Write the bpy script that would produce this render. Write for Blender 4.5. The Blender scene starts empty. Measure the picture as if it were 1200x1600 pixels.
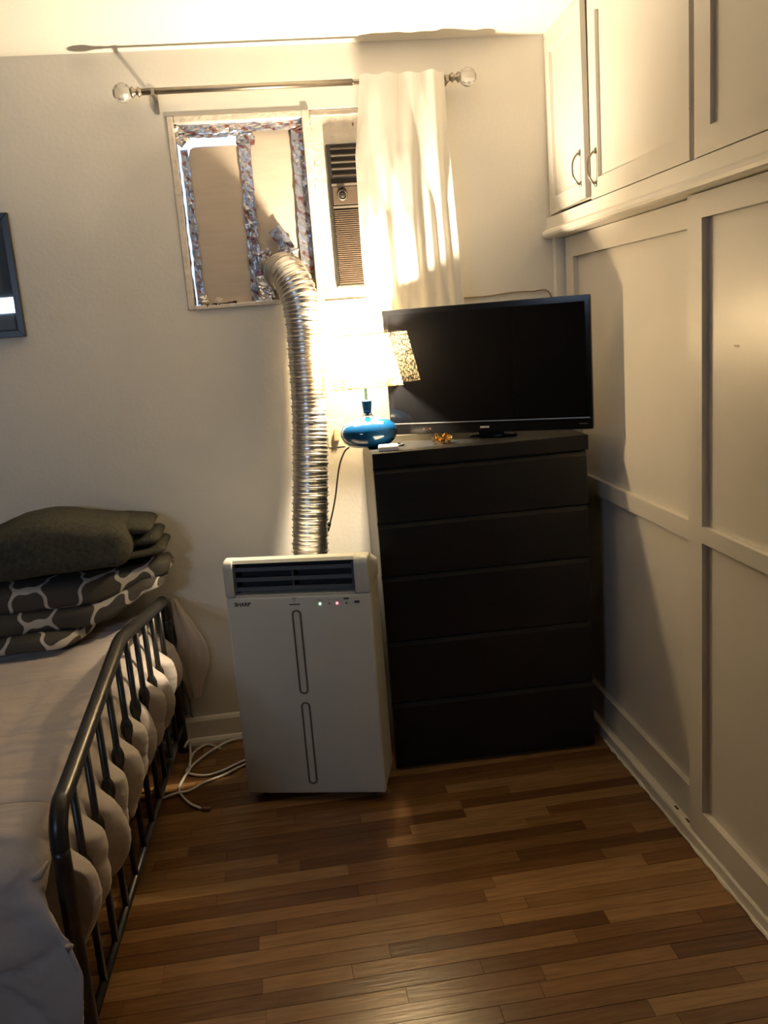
import bpy, bmesh, math, random
from mathutils import Vector, Matrix, noise
random.seed(7)
PI = math.pi
scene = bpy.context.scene
C = scene.collection

# ------------------------------------------------------------------ camera
CAM = (0.0, -3.5945, 1.6885)
Rr = (0.988604, -0.130272, -0.075436); Ru = (0.100486, 0.197946, 0.975049); Rf = (0.112090, 0.971518, -0.208781)
cd = bpy.data.cameras.new('camera'); cam = bpy.data.objects.new('camera', cd); C.objects.link(cam)
cam.matrix_world = Matrix(((Rr[0], Ru[0], -Rf[0], CAM[0]), (Rr[1], Ru[1], -Rf[1], CAM[1]), (Rr[2], Ru[2], -Rf[2], CAM[2]), (0, 0, 0, 1)))
cd.sensor_fit = 'VERTICAL'; cd.sensor_height = 32.0; cd.lens = 1389.95/1600*32.0; cd.clip_start = 0.05
scene.camera = cam
# ------------------------------------------------------------------ world, daylight, exposure
w = bpy.data.worlds.new('world'); scene.world = w; w.use_nodes = True
w.node_tree.nodes['Background'].inputs[0].default_value = (0.52, 0.68, 1.0, 1)
w.node_tree.nodes['Background'].inputs[1].default_value = 0.8
al = bpy.data.lights.new('daylight', 'AREA'); al.shape = 'RECTANGLE'; al.size = 0.86; al.size_y = 0.15
al.energy = 12.5; al.color = (0.62, 0.74, 1.0)
ao = bpy.data.objects.new('daylight', al); C.objects.link(ao); ao.location = (-1.95, -4.86, 2.075); ao.rotation_euler = (PI/2, 0, 0)
LAMP_W = 58.0; LAMP_COL = (1.0, 0.82, 0.57)
vs = scene.view_settings
vs.view_transform = 'Standard'; vs.look = 'None'; vs.gamma = 1.0; vs.use_curve_mapping = False; vs.exposure = 1.55
cy = scene.cycles
cy.use_denoising = True; cy.max_bounces = 12; cy.diffuse_bounces = 8; cy.glossy_bounces = 4; cy.transmission_bounces = 8
cy.transparent_max_bounces = 12; cy.sample_clamp_indirect = 6.0; cy.caustics_reflective = False; cy.caustics_refractive = False
cy.blur_glossy = 0.5

# ------------------------------------------------------------------ materials
MATS = {}
def mat(name, color=(.8, .8, .8), rough=.5, metal=0., noise_scale=0, var=0., bump=0., bump_scale=40., coat=0., spec=.5, emit=None, emit_s=0., trans=0., ior=1.45, stretch=None, sheen=0.):
    if name in MATS: return MATS[name]
    m = bpy.data.materials.new(name); m.use_nodes = True; MATS[name] = m
    nt = m.node_tree; N = nt.nodes; L = nt.links; b = N['Principled BSDF']
    b.inputs['Base Color'].default_value = (*color, 1); b.inputs['Roughness'].default_value = rough
    b.inputs['Metallic'].default_value = metal; b.inputs['Specular IOR Level'].default_value = spec
    b.inputs['Coat Weight'].default_value = coat; b.inputs['IOR'].default_value = ior
    b.inputs['Transmission Weight'].default_value = trans
    b.inputs['Sheen Weight'].default_value = sheen
    if emit: b.inputs['Emission Color'].default_value = (*emit, 1); b.inputs['Emission Strength'].default_value = emit_s
    tc = N.new('ShaderNodeTexCoord'); mp = N.new('ShaderNodeMapping'); L.new(tc.outputs['Object'], mp.inputs['Vector'])
    if stretch: mp.inputs['Scale'].default_value = stretch
    if var:
        n = N.new('ShaderNodeTexNoise'); n.inputs['Scale'].default_value = noise_scale or 6; n.inputs['Detail'].default_value = 6
        L.new(mp.outputs[0], n.inputs['Vector'])
        r = N.new('ShaderNodeValToRGB'); L.new(n.outputs['Fac'], r.inputs[0])
        r.color_ramp.elements[0].position = .3; r.color_ramp.elements[1].position = .7
        r.color_ramp.elements[0].color = (*[max(0, c*(1-var)) for c in color], 1); r.color_ramp.elements[1].color = (*[min(1, c*(1+var)) for c in color], 1)
        L.new(r.outputs[0], b.inputs['Base Color'])
    if bump:
        n2 = N.new('ShaderNodeTexNoise'); n2.inputs['Scale'].default_value = bump_scale; n2.inputs['Detail'].default_value = 4
        L.new(mp.outputs[0], n2.inputs['Vector'])
        bp = N.new('ShaderNodeBump'); bp.inputs['Strength'].default_value = bump; bp.inputs['Distance'].default_value = .01
        L.new(n2.outputs['Fac'], bp.inputs['Height']); L.new(bp.outputs[0], b.inputs['Normal'])
    return m

WALL = mat('wall_paint', (.68, .645, .58), .6, var=.03, noise_scale=3, bump=.10, bump_scale=60, spec=.3)
LOWBOUNCE = mat('low_bounce_wall', (.20, .19, .18), .7, var=.05, noise_scale=3, bump=.08, bump_scale=60, spec=.2)  # dark tone given to the unseen walls to cut bounced light
CEIL = mat('ceiling_paint', (.76, .73, .67), .7, bump=.08, bump_scale=50, spec=.2)
TRIM = mat('trim_paint', (.75, .71, .63), .42, var=.03, noise_scale=5, bump=.05, bump_scale=30)
CLOSET = mat('closet_paint', (.635, .595, .53), .36, var=.02, noise_scale=4, bump=.06, bump_scale=14)
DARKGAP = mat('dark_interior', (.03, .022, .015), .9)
CAULK = mat('old_caulk_paint', (.68, .60, .50), .5, var=.12, noise_scale=25, bump=.5, bump_scale=45)
BLACKBROWN = mat('black_brown_veneer', (.0055, .0062, .0070), .36, var=.25, noise_scale=8, stretch=(2, 2, 30), spec=.40)
TVBLACK = mat('tv_gloss_plastic', (.004, .004, .0045), .14, spec=.3)
TVSCREEN = mat('tv_screen_glass', (.003, .003, .0035), .03, spec=.4)
TVTRIM = mat('tv_silver_trim', (.35, .35, .36), .3, metal=.8)
NICKEL = mat('brushed_nickel', (.36, .31, .25), .42, metal=1, var=.05, noise_scale=40)
PEWTER = mat('pewter_handle', (.30, .27, .22), .35, metal=1)
CRYSTAL = mat('crystal_glass', (.88, .85, .80), .10, trans=.8, ior=1.5)
ACDARK = mat('window_ac_plastic', (.085, .060, .042), .42, var=.1, noise_scale=30)
ACDARK2 = mat('window_ac_black', (.02, .017, .014), .45)
ACGREY = mat('window_ac_bezel', (.30, .25, .20), .35, metal=.6)
UNIT = mat('ivory_plastic', (.58, .58, .51), .42, var=.03, noise_scale=5)
UNITGREY = mat('louver_grey', (.060, .068, .090), .5)
UNITBLACK = mat('vent_black', (.012, .012, .014), .6)
PRINT = mat('dark_print', (.05, .045, .04), .5)
PRINTLIGHT = mat('pale_print', (.38, .38, .36), .5)
LEDG = mat('green_indicator', (.2, .8, .3), .3, emit=(.35, 1, .45), emit_s=2.2)
LEDR = mat('red_indicator', (.8, .1, .1), .3, emit=(1, .10, .12), emit_s=2.5)
BEDMETAL = mat('gunmetal_bed_frame', (.050, .048, .045), .34, metal=.65, var=.2, noise_scale=25)
BOXSPRING = mat('box_spring_fabric', (.085, .042, .028), .9, var=.2, noise_scale=30)
MATTRESS = mat('mattress_ticking', (.40, .36, .32), .9)
COMF = mat('taupe_comforter_cotton', (.44, .385, .345), .85, var=.05, noise_scale=9, bump=.4, bump_scale=22, sheen=.15, spec=.2)
FLEECE = mat('dark_olive_fleece', (.056, .055, .044), .95, var=.25, noise_scale=70, bump=.3, bump_scale=220, sheen=.0, spec=.1)
BAG = mat('thin_plastic_bag', (.66, .58, .50), .35, bump=.6, bump_scale=22)
BLUECLOTH = mat('pale_blue_cloth', (.33, .35, .36), .9, bump=.3)
CORDW = mat('white_cord_rubber', (.62, .58, .52), .5)
CORDB = mat('black_cord_rubber', (.015, .015, .015), .45)
BROWNPLUG = mat('brown_plug', (.16, .08, .04), .5)
BEIGE = mat('beige_plastic', (.62, .50, .34), .45)
WHITEPL = mat('white_plastic', (.80, .77, .70), .4)
GOLD = mat('gold_foil_ribbon', (.85, .58, .20), .18, metal=1)
BRASS = mat('lamp_brass', (.70, .48, .22), .25, metal=1)
GLAZE = mat('blue_ceramic_glaze', (.003, .038, .110), .10, coat=.6, var=.12, noise_scale=6)
CARD = mat('tan_cardboard', (.50, .42, .34), .85, var=.05, noise_scale=8, stretch=(1, 1, 8))
FRAMEBLK = mat('black_frame', (.010, .010, .011), .35)
MATBOARD = mat('grey_mat_board', (.20, .205, .20), .9, var=.1, noise_scale=3)
PICT = mat('faded_print', (.30, .26, .24), .9, var=.35, noise_scale=7)
PALEPRINT = mat('pale_mat', (.45, .43, .40), .9)
ALU = mat('aluminium_duct_foil', (.72, .68, .62), .30, metal=.95, bump=.15, bump_scale=60)
FOIL = mat('crumpled_foil', (.75, .72, .70), .24, metal=1, bump=.9, bump_scale=55)
BLIND = mat('roller_blind', (.6, .6, .62), .9)

def foil_tape():
    m = bpy.data.materials.new('printed_foil_tape'); m.use_nodes = True
    nt = m.node_tree; N = nt.nodes; L = nt.links; b = N['Principled BSDF']
    b.inputs['Metallic'].default_value = .75; b.inputs['Roughness'].default_value = .30
    tc = N.new('ShaderNodeTexCoord'); mp = N.new('ShaderNodeMapping'); mp.inputs['Rotation'].default_value = (0, math.radians(62), 0)
    L.new(tc.outputs['Object'], mp.inputs['Vector'])
    wv = N.new('ShaderNodeTexWave'); wv.wave_type = 'BANDS'; wv.bands_direction = 'X'; wv.inputs['Scale'].default_value = 8.5
    wv.inputs['Distortion'].default_value = 6.5; wv.inputs['Detail'].default_value = 3; wv.inputs['Detail Scale'].default_value = 2.5
    L.new(mp.outputs[0], wv.inputs['Vector'])
    r = N.new('ShaderNodeValToRGB'); r.color_ramp.elements[0].position = .25; r.color_ramp.elements[1].position = .75
    r.color_ramp.elements[0].color = (.40, .42, .48, 1); r.color_ramp.elements[1].color = (.27, .12, .11, 1)
    nm = N.new('ShaderNodeTexNoise'); nm.inputs['Scale'].default_value = 38; nm.inputs['Detail'].default_value = 3; L.new(tc.outputs['Object'], nm.inputs['Vector'])
    mm = N.new('ShaderNodeMapRange'); mm.inputs[1].default_value = .38; mm.inputs[2].default_value = .62; L.new(nm.outputs['Fac'], mm.inputs[0])
    ml = N.new('ShaderNodeMath'); ml.operation = 'MULTIPLY'; L.new(wv.outputs['Fac'], ml.inputs[0]); L.new(mm.outputs[0], ml.inputs[1])
    L.new(ml.outputs[0], r.inputs[0]); L.new(r.outputs[0], b.inputs['Base Color'])
    n2 = N.new('ShaderNodeTexNoise'); n2.inputs['Scale'].default_value = 70; L.new(tc.outputs['Object'], n2.inputs['Vector'])
    bp = N.new('ShaderNodeBump'); bp.inputs['Strength'].default_value = .35; bp.inputs['Distance'].default_value = .01
    L.new(n2.outputs['Fac'], bp.inputs['Height']); L.new(bp.outputs[0], b.inputs['Normal'])
    return m
TAPE = foil_tape()

def thin_glass(name, tint=(.93, .96, .97), refl=.08):
    m = bpy.data.materials.new(name); m.use_nodes = True
    nt = m.node_tree; N = nt.nodes; L = nt.links; N.remove(N['Principled BSDF'])
    t = N.new('ShaderNodeBsdfTransparent'); t.inputs[0].default_value = (*tint, 1)
    g = N.new('ShaderNodeBsdfGlossy'); g.inputs['Roughness'].default_value = .02
    f = N.new('ShaderNodeFresnel'); f.inputs[0].default_value = 1.5
    mx = N.new('ShaderNodeMixShader'); L.new(f.outputs[0], mx.inputs[0]); L.new(t.outputs[0], mx.inputs[1]); L.new(g.outputs[0], mx.inputs[2])
    L.new(mx.outputs[0], N['Material Output'].inputs[0]); return m
PANE = thin_glass('window_glass')
PICGLASS = thin_glass('picture_glass')

def cloth_translucent(name, col, tfac, transp=0.0):
    m = bpy.data.materials.new(name); m.use_nodes = True
    nt = m.node_tree; N = nt.nodes; L = nt.links; N.remove(N['Principled BSDF'])
    d = N.new('ShaderNodeBsdfDiffuse'); d.inputs[0].default_value = (*col, 1)
    t = N.new('ShaderNodeBsdfTranslucent'); t.inputs[0].default_value = (*col, 1)
    mx = N.new('ShaderNodeMixShader'); mx.inputs[0].default_value = tfac; L.new(d.outputs[0], mx.inputs[1]); L.new(t.outputs[0], mx.inputs[2])
    out = mx
    if transp:
        tr = N.new('ShaderNodeBsdfTransparent'); m2 = N.new('ShaderNodeMixShader'); m2.inputs[0].default_value = transp
        L.new(mx.outputs[0], m2.inputs[1]); L.new(tr.outputs[0], m2.inputs[2]); out = m2
    L.new(out.outputs[0], N['Material Output'].inputs[0]); return m
CURTAIN = cloth_translucent('sheer_white_cotton', (.86, .83, .76), .40)
def bulb_mat():
    m = bpy.data.materials.new('bulb_frosted_glass'); m.use_nodes = True
    nt = m.node_tree; N = nt.nodes; L = nt.links; N.remove(N['Principled BSDF'])
    t = N.new('ShaderNodeBsdfTransparent'); e = N.new('ShaderNodeEmission'); e.inputs[0].default_value = (1, .80, .50, 1); e.inputs[1].default_value = 30
    a = N.new('ShaderNodeAddShader'); L.new(t.outputs[0], a.inputs[0]); L.new(e.outputs[0], a.inputs[1]); L.new(a.outputs[0], N['Material Output'].inputs[0]); return m
BULB = bulb_mat()
BAGT = cloth_translucent('translucent_bag_film', (.74, .66, .59), .30, .12)

def shade_mat():
    m = bpy.data.materials.new('gold_crackle_shade'); m.use_nodes = True
    nt = m.node_tree; N = nt.nodes; L = nt.links; N.remove(N['Principled BSDF'])
    tc = N.new('ShaderNodeTexCoord'); mp = N.new('ShaderNodeMapping'); mp.inputs['Scale'].default_value = (1, 1, .55)
    L.new(tc.outputs['Object'], mp.inputs['Vector'])
    v = N.new('ShaderNodeTexVoronoi'); v.feature = 'DISTANCE_TO_EDGE'; v.inputs['Scale'].default_value = 90
    L.new(mp.outputs[0], v.inputs['Vector'])
    r = N.new('ShaderNodeValToRGB'); r.color_ramp.elements[0].position = .06; r.color_ramp.elements[1].position = .16
    r.color_ramp.elements[0].color = (.05, .035, .015, 1); r.color_ramp.elements[1].color = (.86, .72, .45, 1)
    L.new(v.outputs['Distance'], r.inputs[0])
    d = N.new('ShaderNodeBsdfDiffuse'); t = N.new('ShaderNodeBsdfTranslucent')
    L.new(r.outputs[0], d.inputs[0]); L.new(r.outputs[0], t.inputs[0])
    mx = N.new('ShaderNodeMixShader'); mx.inputs[0].default_value = .55; L.new(d.outputs[0], mx.inputs[1]); L.new(t.outputs[0], mx.inputs[2])
    tr = N.new('ShaderNodeBsdfTransparent'); tr.inputs[0].default_value = (1, .93, .78, 1)
    m2 = N.new('ShaderNodeMixShader'); m2.inputs[0].default_value = SHADE_T; L.new(mx.outputs[0], m2.inputs[1]); L.new(tr.outputs[0], m2.inputs[2])
    L.new(m2.outputs[0], N['Material Output'].inputs[0]); return m
SHADE_T = .10
SHADE = shade_mat()

def wood_floor():
    m = bpy.data.materials.new('oak_strip_floor'); m.use_nodes = True
    nt = m.node_tree; N = nt.nodes; L = nt.links; b = N['Principled BSDF']
    oi = N.new('ShaderNodeObjectInfo'); tc = N.new('ShaderNodeTexCoord')
    off = N.new('ShaderNodeVectorMath'); off.operation = 'ADD'
    cmb = N.new('ShaderNodeCombineXYZ'); mul = N.new('ShaderNodeMath'); mul.operation = 'MULTIPLY'; mul.inputs[1].default_value = 37.0
    L.new(oi.outputs['Random'], mul.inputs[0]); L.new(mul.outputs[0], cmb.inputs[0]); L.new(mul.outputs[0], cmb.inputs[1])
    L.new(tc.outputs['Object'], off.inputs[0]); L.new(cmb.outputs[0], off.inputs[1])
    mp = N.new('ShaderNodeMapping'); mp.inputs['Scale'].default_value = (2.2, 26, 10); L.new(off.outputs[0], mp.inputs['Vector'])
    n = N.new('ShaderNodeTexNoise'); n.inputs['Scale'].default_value = 3; n.inputs['Detail'].default_value = 8; n.inputs['Distortion'].default_value = .6
    L.new(mp.outputs[0], n.inputs['Vector'])
    r = N.new('ShaderNodeValToRGB'); L.new(oi.outputs['Random'], r.inputs[0])
    e = r.color_ramp.elements; e[0].color = (.105, .046, .016, 1); e[1].color = (.27, .150, .062, 1)
    x = e.new(.25); x.color = (.145, .066, .022, 1); x = e.new(.6); x.color = (.195, .098, .036, 1)
    r2 = N.new('ShaderNodeValToRGB'); L.new(n.outputs['Fac'], r2.inputs[0]); r2.color_ramp.elements[0].position = .3; r2.color_ramp.elements[1].position = .72
    r2.color_ramp.elements[0].color = (.72, .70, .66, 1); r2.color_ramp.elements[1].color = (1.12, 1.1, 1.05, 1)
    mx = N.new('ShaderNodeMix'); mx.data_type = 'RGBA'; mx.blend_type = 'MULTIPLY'; mx.inputs[0].default_value = 1
    L.new(r.outputs[0], mx.inputs[6]); L.new(r2.outputs[0], mx.inputs[7]); L.new(mx.outputs[2], b.inputs['Base Color'])
    b.inputs['Roughness'].default_value = .27; b.inputs['Specular IOR Level'].default_value = .5
    bp = N.new('ShaderNodeBump'); bp.inputs['Strength'].default_value = .08; bp.inputs['Distance'].default_value = .01
    L.new(n.outputs['Fac'], bp.inputs['Height']); L.new(bp.outputs[0], b.inputs['Normal'])
    return m
OAK = wood_floor()

def trellis():
    m = bpy.data.materials.new('grey_trellis_print'); m.use_nodes = True
    nt = m.node_tree; N = nt.nodes; L = nt.links; b = N['Principled BSDF']; b.inputs['Roughness'].default_value = .9; b.inputs['Specular IOR Level'].default_value = .15
    uv = N.new('ShaderNodeUVMap'); uv.uv_map = 'UVMap'; s = N.new('ShaderNodeSeparateXYZ'); L.new(uv.outputs[0], s.inputs[0])
    def M(op, a, bb=None):
        n = N.new('ShaderNodeMath'); n.operation = op
        for i, q in enumerate((a, bb)):
            if q is None: continue
            if isinstance(q, (int, float)): n.inputs[i].default_value = q
            else: L.new(q, n.inputs[i])
        return n.outputs[0]
    def axis(o, k):
        a = M('MULTIPLY', o, k); return M('COSINE', a), M('COSINE', M('MULTIPLY', a, 3.0))
    cx, c3x = axis(s.outputs[0], 2*PI/.235); cyy, c3y = axis(s.outputs[1], 2*PI/.225)
    f = M('ADD', cx, cyy)
    g = M('SUBTRACT', M('SUBTRACT', cx, c3x), M('SUBTRACT', cyy, c3y))
    f = M('ABSOLUTE', M('ADD', f, M('MULTIPLY', g, .30)))
    r = N.new('ShaderNodeValToRGB'); L.new(f, r.inputs[0]); r.color_ramp.elements[0].position = .30; r.color_ramp.elements[1].position = .38
    r.color_ramp.elements[0].color = (.50, .47, .42, 1); r.color_ramp.elements[1].color = (.072, .066, .056, 1)
    L.new(r.outputs[0], b.inputs['Base Color'])
    n2 = N.new('ShaderNodeTexNoise'); n2.inputs['Scale'].default_value = 30
    bp = N.new('ShaderNodeBump'); bp.inputs['Strength'].default_value = .2; bp.inputs['Distance'].default_value = .01
    L.new(n2.outputs['Fac'], bp.inputs['Height']); L.new(bp.outputs[0], b.inputs['Normal'])
    return m
TRELLIS = trellis()

# ------------------------------------------------------------------ mesh helpers
def obj(name, bm, m, parent=None, smooth=False, loc=None):
    me = bpy.data.meshes.new(name); bmesh.ops.recalc_face_normals(bm, faces=bm.faces)
    bm.to_mesh(me); bm.free(); me.materials.append(m)
    if smooth:
        for p in me.polygons: p.use_smooth = True
    o = bpy.data.objects.new(name, me); C.objects.link(o)
    if parent: o.parent = parent
    if loc: o.location = loc
    return o
def auto_smooth(o, ang=40):
    me = o.data
    for p in me.polygons: p.use_smooth = True
    bm = bmesh.new(); bm.from_mesh(me)
    for e in bm.edges:
        if len(e.link_faces) == 2 and e.calc_face_angle(0) > math.radians(ang): e.smooth = False
    bm.to_mesh(me); bm.free(); return o
def tag(o, label, cat, group=None):
    o['label'] = label; o['category'] = cat
    if group: o['group'] = group
    return o
def thing(name, label, cat, loc=(0, 0, 0), rotz=0, group=None):
    o = bpy.data.objects.new(name, None); C.objects.link(o); o.location = loc; o.rotation_euler = (0, 0, rotz); o.empty_display_size = .05
    return tag(o, label, cat, group)
def struct(name, bm, m, parent=None, smooth=False):
    o = obj(name, bm, m, parent, smooth)
    if not parent: o['kind'] = 'structure'
    return o
def struct_root(name, loc=(0, 0, 0)):
    o = bpy.data.objects.new(name, None); C.objects.link(o); o.location = loc; o['kind'] = 'structure'; o.empty_display_size = .05; return o
def box(bm, x0, x1, y0, y1, z0, z1, bev=0, seg=1):
    r = bmesh.ops.create_cube(bm, size=1)
    vsx = r['verts']
    bmesh.ops.scale(bm, vec=(x1-x0, y1-y0, z1-z0), verts=vsx); bmesh.ops.translate(bm, vec=((x0+x1)/2, (y0+y1)/2, (z0+z1)/2), verts=vsx)
    if bev:
        ed = list({e for v in vsx for e in v.link_edges})
        bmesh.ops.bevel(bm, geom=ed, offset=bev, segments=seg, affect='EDGES', profile=.5)
    return bm
def bx(*a, **k): return box(bmesh.new(), *a, **k)
def prism(bm, poly, axis, a, b, bev=0):
    """poly: 2D points in the other two axes (cyclic order), extruded along axis from a to b"""
    def P(u, v, t): return {0: (t, u, v), 1: (u, t, v), 2: (u, v, t)}[axis]
    v0 = [bm.verts.new(P(u, v, a)) for u, v in poly]; v1 = [bm.verts.new(P(u, v, b)) for u, v in poly]
    n = len(poly); bm.faces.new(v0); bm.faces.new(v1[::-1])
    for i in range(n): bm.faces.new((v0[i], v1[i], v1[(i+1) % n], v0[(i+1) % n]))
    if bev: bmesh.ops.bevel(bm, geom=[e for e in bm.edges], offset=bev, segments=2, affect='EDGES', profile=.5)
    return bm
def smooth_path(pts, n=6, closed=False):
    P = [Vector(p) for p in pts]; out = []
    N = len(P); rng = N if closed else N-1
    for i in range(rng):
        if closed: p0, p1, p2, p3 = P[i-1], P[i], P[(i+1) % N], P[(i+2) % N]
        else: p0, p1, p2, p3 = P[max(i-1, 0)], P[i], P[i+1], P[min(i+2, N-1)]
        for k in range(n):
            t = k/n; out.append(.5*((2*p1)+(-p0+p2)*t+(2*p0-5*p1+4*p2-p3)*t*t+(-p0+3*p1-3*p2+p3)*t**3))
    if not closed: out.append(P[-1])
    return out
def tube(bm, path, rad, seg=10, closed=False, caps=True):
    path = [Vector(p) for p in path]; n = len(path)
    R = rad if callable(rad) else (lambda i: rad)
    rings = []; up = Vector((0, 0, 1)); nrm = None
    for i, p in enumerate(path):
        if closed: t = path[(i+1) % n]-path[i-1]
        else: t = path[min(i+1, n-1)]-path[max(i-1, 0)]
        t.normalize()
        if nrm is None:
            nrm = t.cross(up)
            if nrm.length < .05: nrm = t.cross(Vector((1, 0, 0)))
            nrm.normalize()
        else:
            nrm = nrm-t*nrm.dot(t); nrm.normalize()
        bi = t.cross(nrm)
        rings.append([bm.verts.new(p+(nrm*math.cos(a)+bi*math.sin(a))*R(i)) for a in [2*PI*k/seg for k in range(seg)]])
    for i in range(n if closed else n-1):
        A, B = rings[i], rings[(i+1) % n]
        for k in range(seg): bm.faces.new((A[k], A[(k+1) % seg], B[(k+1) % seg], B[k]))
    if caps and not closed: bm.faces.new(rings[0][::-1]); bm.faces.new(rings[-1])
    return bm
def lathe(bm, prof, seg=24, sx=1, sy=1, axis='Z', org=(0, 0, 0)):
    rings = []
    for r, h in prof:
        ring = []
        for k in range(seg):
            a = 2*PI*k/seg; u, v = r*math.cos(a)*sx, r*math.sin(a)*sy
            p = {'Z': (u, v, h), 'X': (h, u, v), 'Y': (u, h, v)}[axis]
            ring.append(bm.verts.new(Vector(p)+Vector(org)))
        rings.append(ring)
    for A, B in zip(rings, rings[1:]):
        for k in range(seg): bm.faces.new((A[k], A[(k+1) % seg], B[(k+1) % seg], B[k]))
    bm.faces.new(rings[0][::-1]); bm.faces.new(rings[-1]); return bm
def text_mesh(s, size, bold=False):
    cu = bpy.data.curves.new('lettering', 'FONT'); cu.body = s; cu.size = size; cu.extrude = .0004; cu.align_x = 'LEFT'; cu.offset = .0006 if bold else 0
    o = bpy.data.objects.new('lettering', cu); C.objects.link(o); bpy.context.view_layer.update()
    me = bpy.data.meshes.new_from_object(o.evaluated_get(bpy.context.evaluated_depsgraph_get())); bpy.data.objects.remove(o); return me
def lettering(name, s, size, m, parent, loc, bold=False, width=None):
    me = text_mesh(s, size, bold); me.materials.clear(); me.materials.append(m); o = bpy.data.objects.new(name, me); C.objects.link(o); o.parent = parent
    o.location = loc; o.rotation_euler = (PI/2, 0, 0)
    if width:
        xs = [v.co.x for v in me.vertices]; o.scale = (width/(max(xs)-min(xs)),)*3
    return o
def fbm(p, s): return noise.fractal(Vector(p)*s, 1.0, 2.0, 4)

# ------------------------------------------------------------------ room shell
CEILZ = 2.716
XL, XR, YB, YF = -2.65, 1.95, 0.0, -4.75
floor = struct('floor', bx(XL, XR, YF, YB+.02, -.06, -.012), OAK)
struct('ceiling', bx(XL, XR, YF, YB+.02, CEILZ, CEILZ+.08), CEIL)
WX0, WX1, WZ0, WZ1 = -.284, .70, 1.785, 2.490
bm = bmesh.new()
box(bm, XL, WX0, 0, .2, -.06, CEILZ+.08); box(bm, WX1, XR, 0, .2, -.06, CEILZ+.08)
box(bm, WX0, WX1, 0, .2, WZ1, CEILZ+.08); box(bm, WX0, WX1, 0, .2, -.06, WZ0)
struct('wall_back', bm, WALL)
struct('wall_left', bx(XL-.1, XL, YF, .2, -.06, CEILZ+.08), LOWBOUNCE)
struct('wall_right', bx(1.30, 1.36, YF, 0, -.06, CEILZ), WALL)
bm = bmesh.new(); w0, w1, wz0, wz1 = -2.40, -1.50, 1.98, 2.17
box(bm, XL, w0, YF-.1, YF, -.06, CEILZ+.08); box(bm, w1, XR, YF-.1, YF, -.06, CEILZ+.08)
box(bm, w0, w1, YF-.1, YF, wz1, CEILZ+.08); box(bm, w0, w1, YF-.1, YF, -.06, wz0)
struct('wall_front', bm, LOWBOUNCE)
r = struct_root('window_2', (-1.95, YF, 1.7))
bm = bmesh.new()
for a in ((w0, w0+.03, wz0, wz1), (w1-.03, w1, wz0, wz1), (w0+.03, w1-.03, wz0, wz0+.03), (w0+.03, w1-.03, wz1-.03, wz1)):
    box(bm, a[0]+1.95, a[1]+1.95, -.06, -.01, a[2]-1.7, a[3]-1.7)
obj('frame', bm, TRIM, r); obj('pane', bx(w0+1.98, w1+1.92, -.04, -.036, wz0-1.67, wz1-1.73), PANE, r)

# floor boards: oak strips running along x, 57 mm wide
PW = .0572
plank_cache = {}
def plank_mesh(L):
    if L not in plank_cache:
        b_ = .0012; h = -.012; ww = PW-.0006
        bm = bmesh.new()
        lo = [bm.verts.new(p) for p in ((0, 0, h), (L, 0, h), (L, ww, h), (0, ww, h))]
        mi = [bm.verts.new(p) for p in ((0, 0, -b_), (L, 0, -b_), (L, ww, -b_), (0, ww, -b_))]
        hi = [bm.verts.new(p) for p in ((b_*.6, b_*.6, 0), (L-b_*.6, b_*.6, 0), (L-b_*.6, ww-b_*.6, 0), (b_*.6, ww-b_*.6, 0))]
        bm.faces.new(hi)
        for A, B in ((lo, mi), (mi, hi)):
            for i in range(4): bm.faces.new((A[i], A[(i+1) % 4], B[(i+1) % 4], B[i]))
        bmesh.ops.recalc_face_normals(bm, faces=bm.faces)
        me = bpy.data.meshes.new('floorboard'); bm.to_mesh(me); bm.free(); me.materials.append(OAK); plank_cache[L] = me
    return plank_cache[L]
LENS = [.24, .36, .48, .62, .78, .95]
nrows = 46
FX0, FX1 = -1.05, 1.262
for rI in range(nrows):
    x = FX0-random.choice([0, .1, .22, .35]); y = -(rI+1)*PW
    while x < FX1-.01:
        L_ = random.choice(LENS)
        if x+L_ > FX1-.2: L_ = round(FX1-x, 3)
        if L_ > 1.3: L_ = .62
        o = bpy.data.objects.new('floorboard', plank_mesh(L_)); C.objects.link(o); o.parent = floor
        o.location = (x, y, random.uniform(-.0003, .0002)); x += L_
# the boards outside the view, under the bed and behind the viewer
bm = bmesh.new()
yy = 0
for rI in range(83):
    y = -(rI+1)*PW
    if y < YF: break
    if rI < nrows: box(bm, XL, FX0-.36, y, y+PW-.0008, -.012, 0)
    else: box(bm, XL, 1.30, y, y+PW-.0008, -.012, 0)
o = obj('floorboard_field', bm, OAK, floor); o['kind'] = 'stuff'

bm = bmesh.new(); prism(bm, [(0, 0), (-.018, 0), (-.018, .10), (-.012, .112), (0, .115)], 0, XL, 1.19)
struct('baseboard_back', bm, TRIM)
bm = bmesh.new(); prism(bm, [(-.018, 0), (-.034, 0), (-.032, .014), (-.026, .024), (-.018, .028)], 0, XL, 1.19)
struct('trim_3', bm, TRIM)

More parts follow.
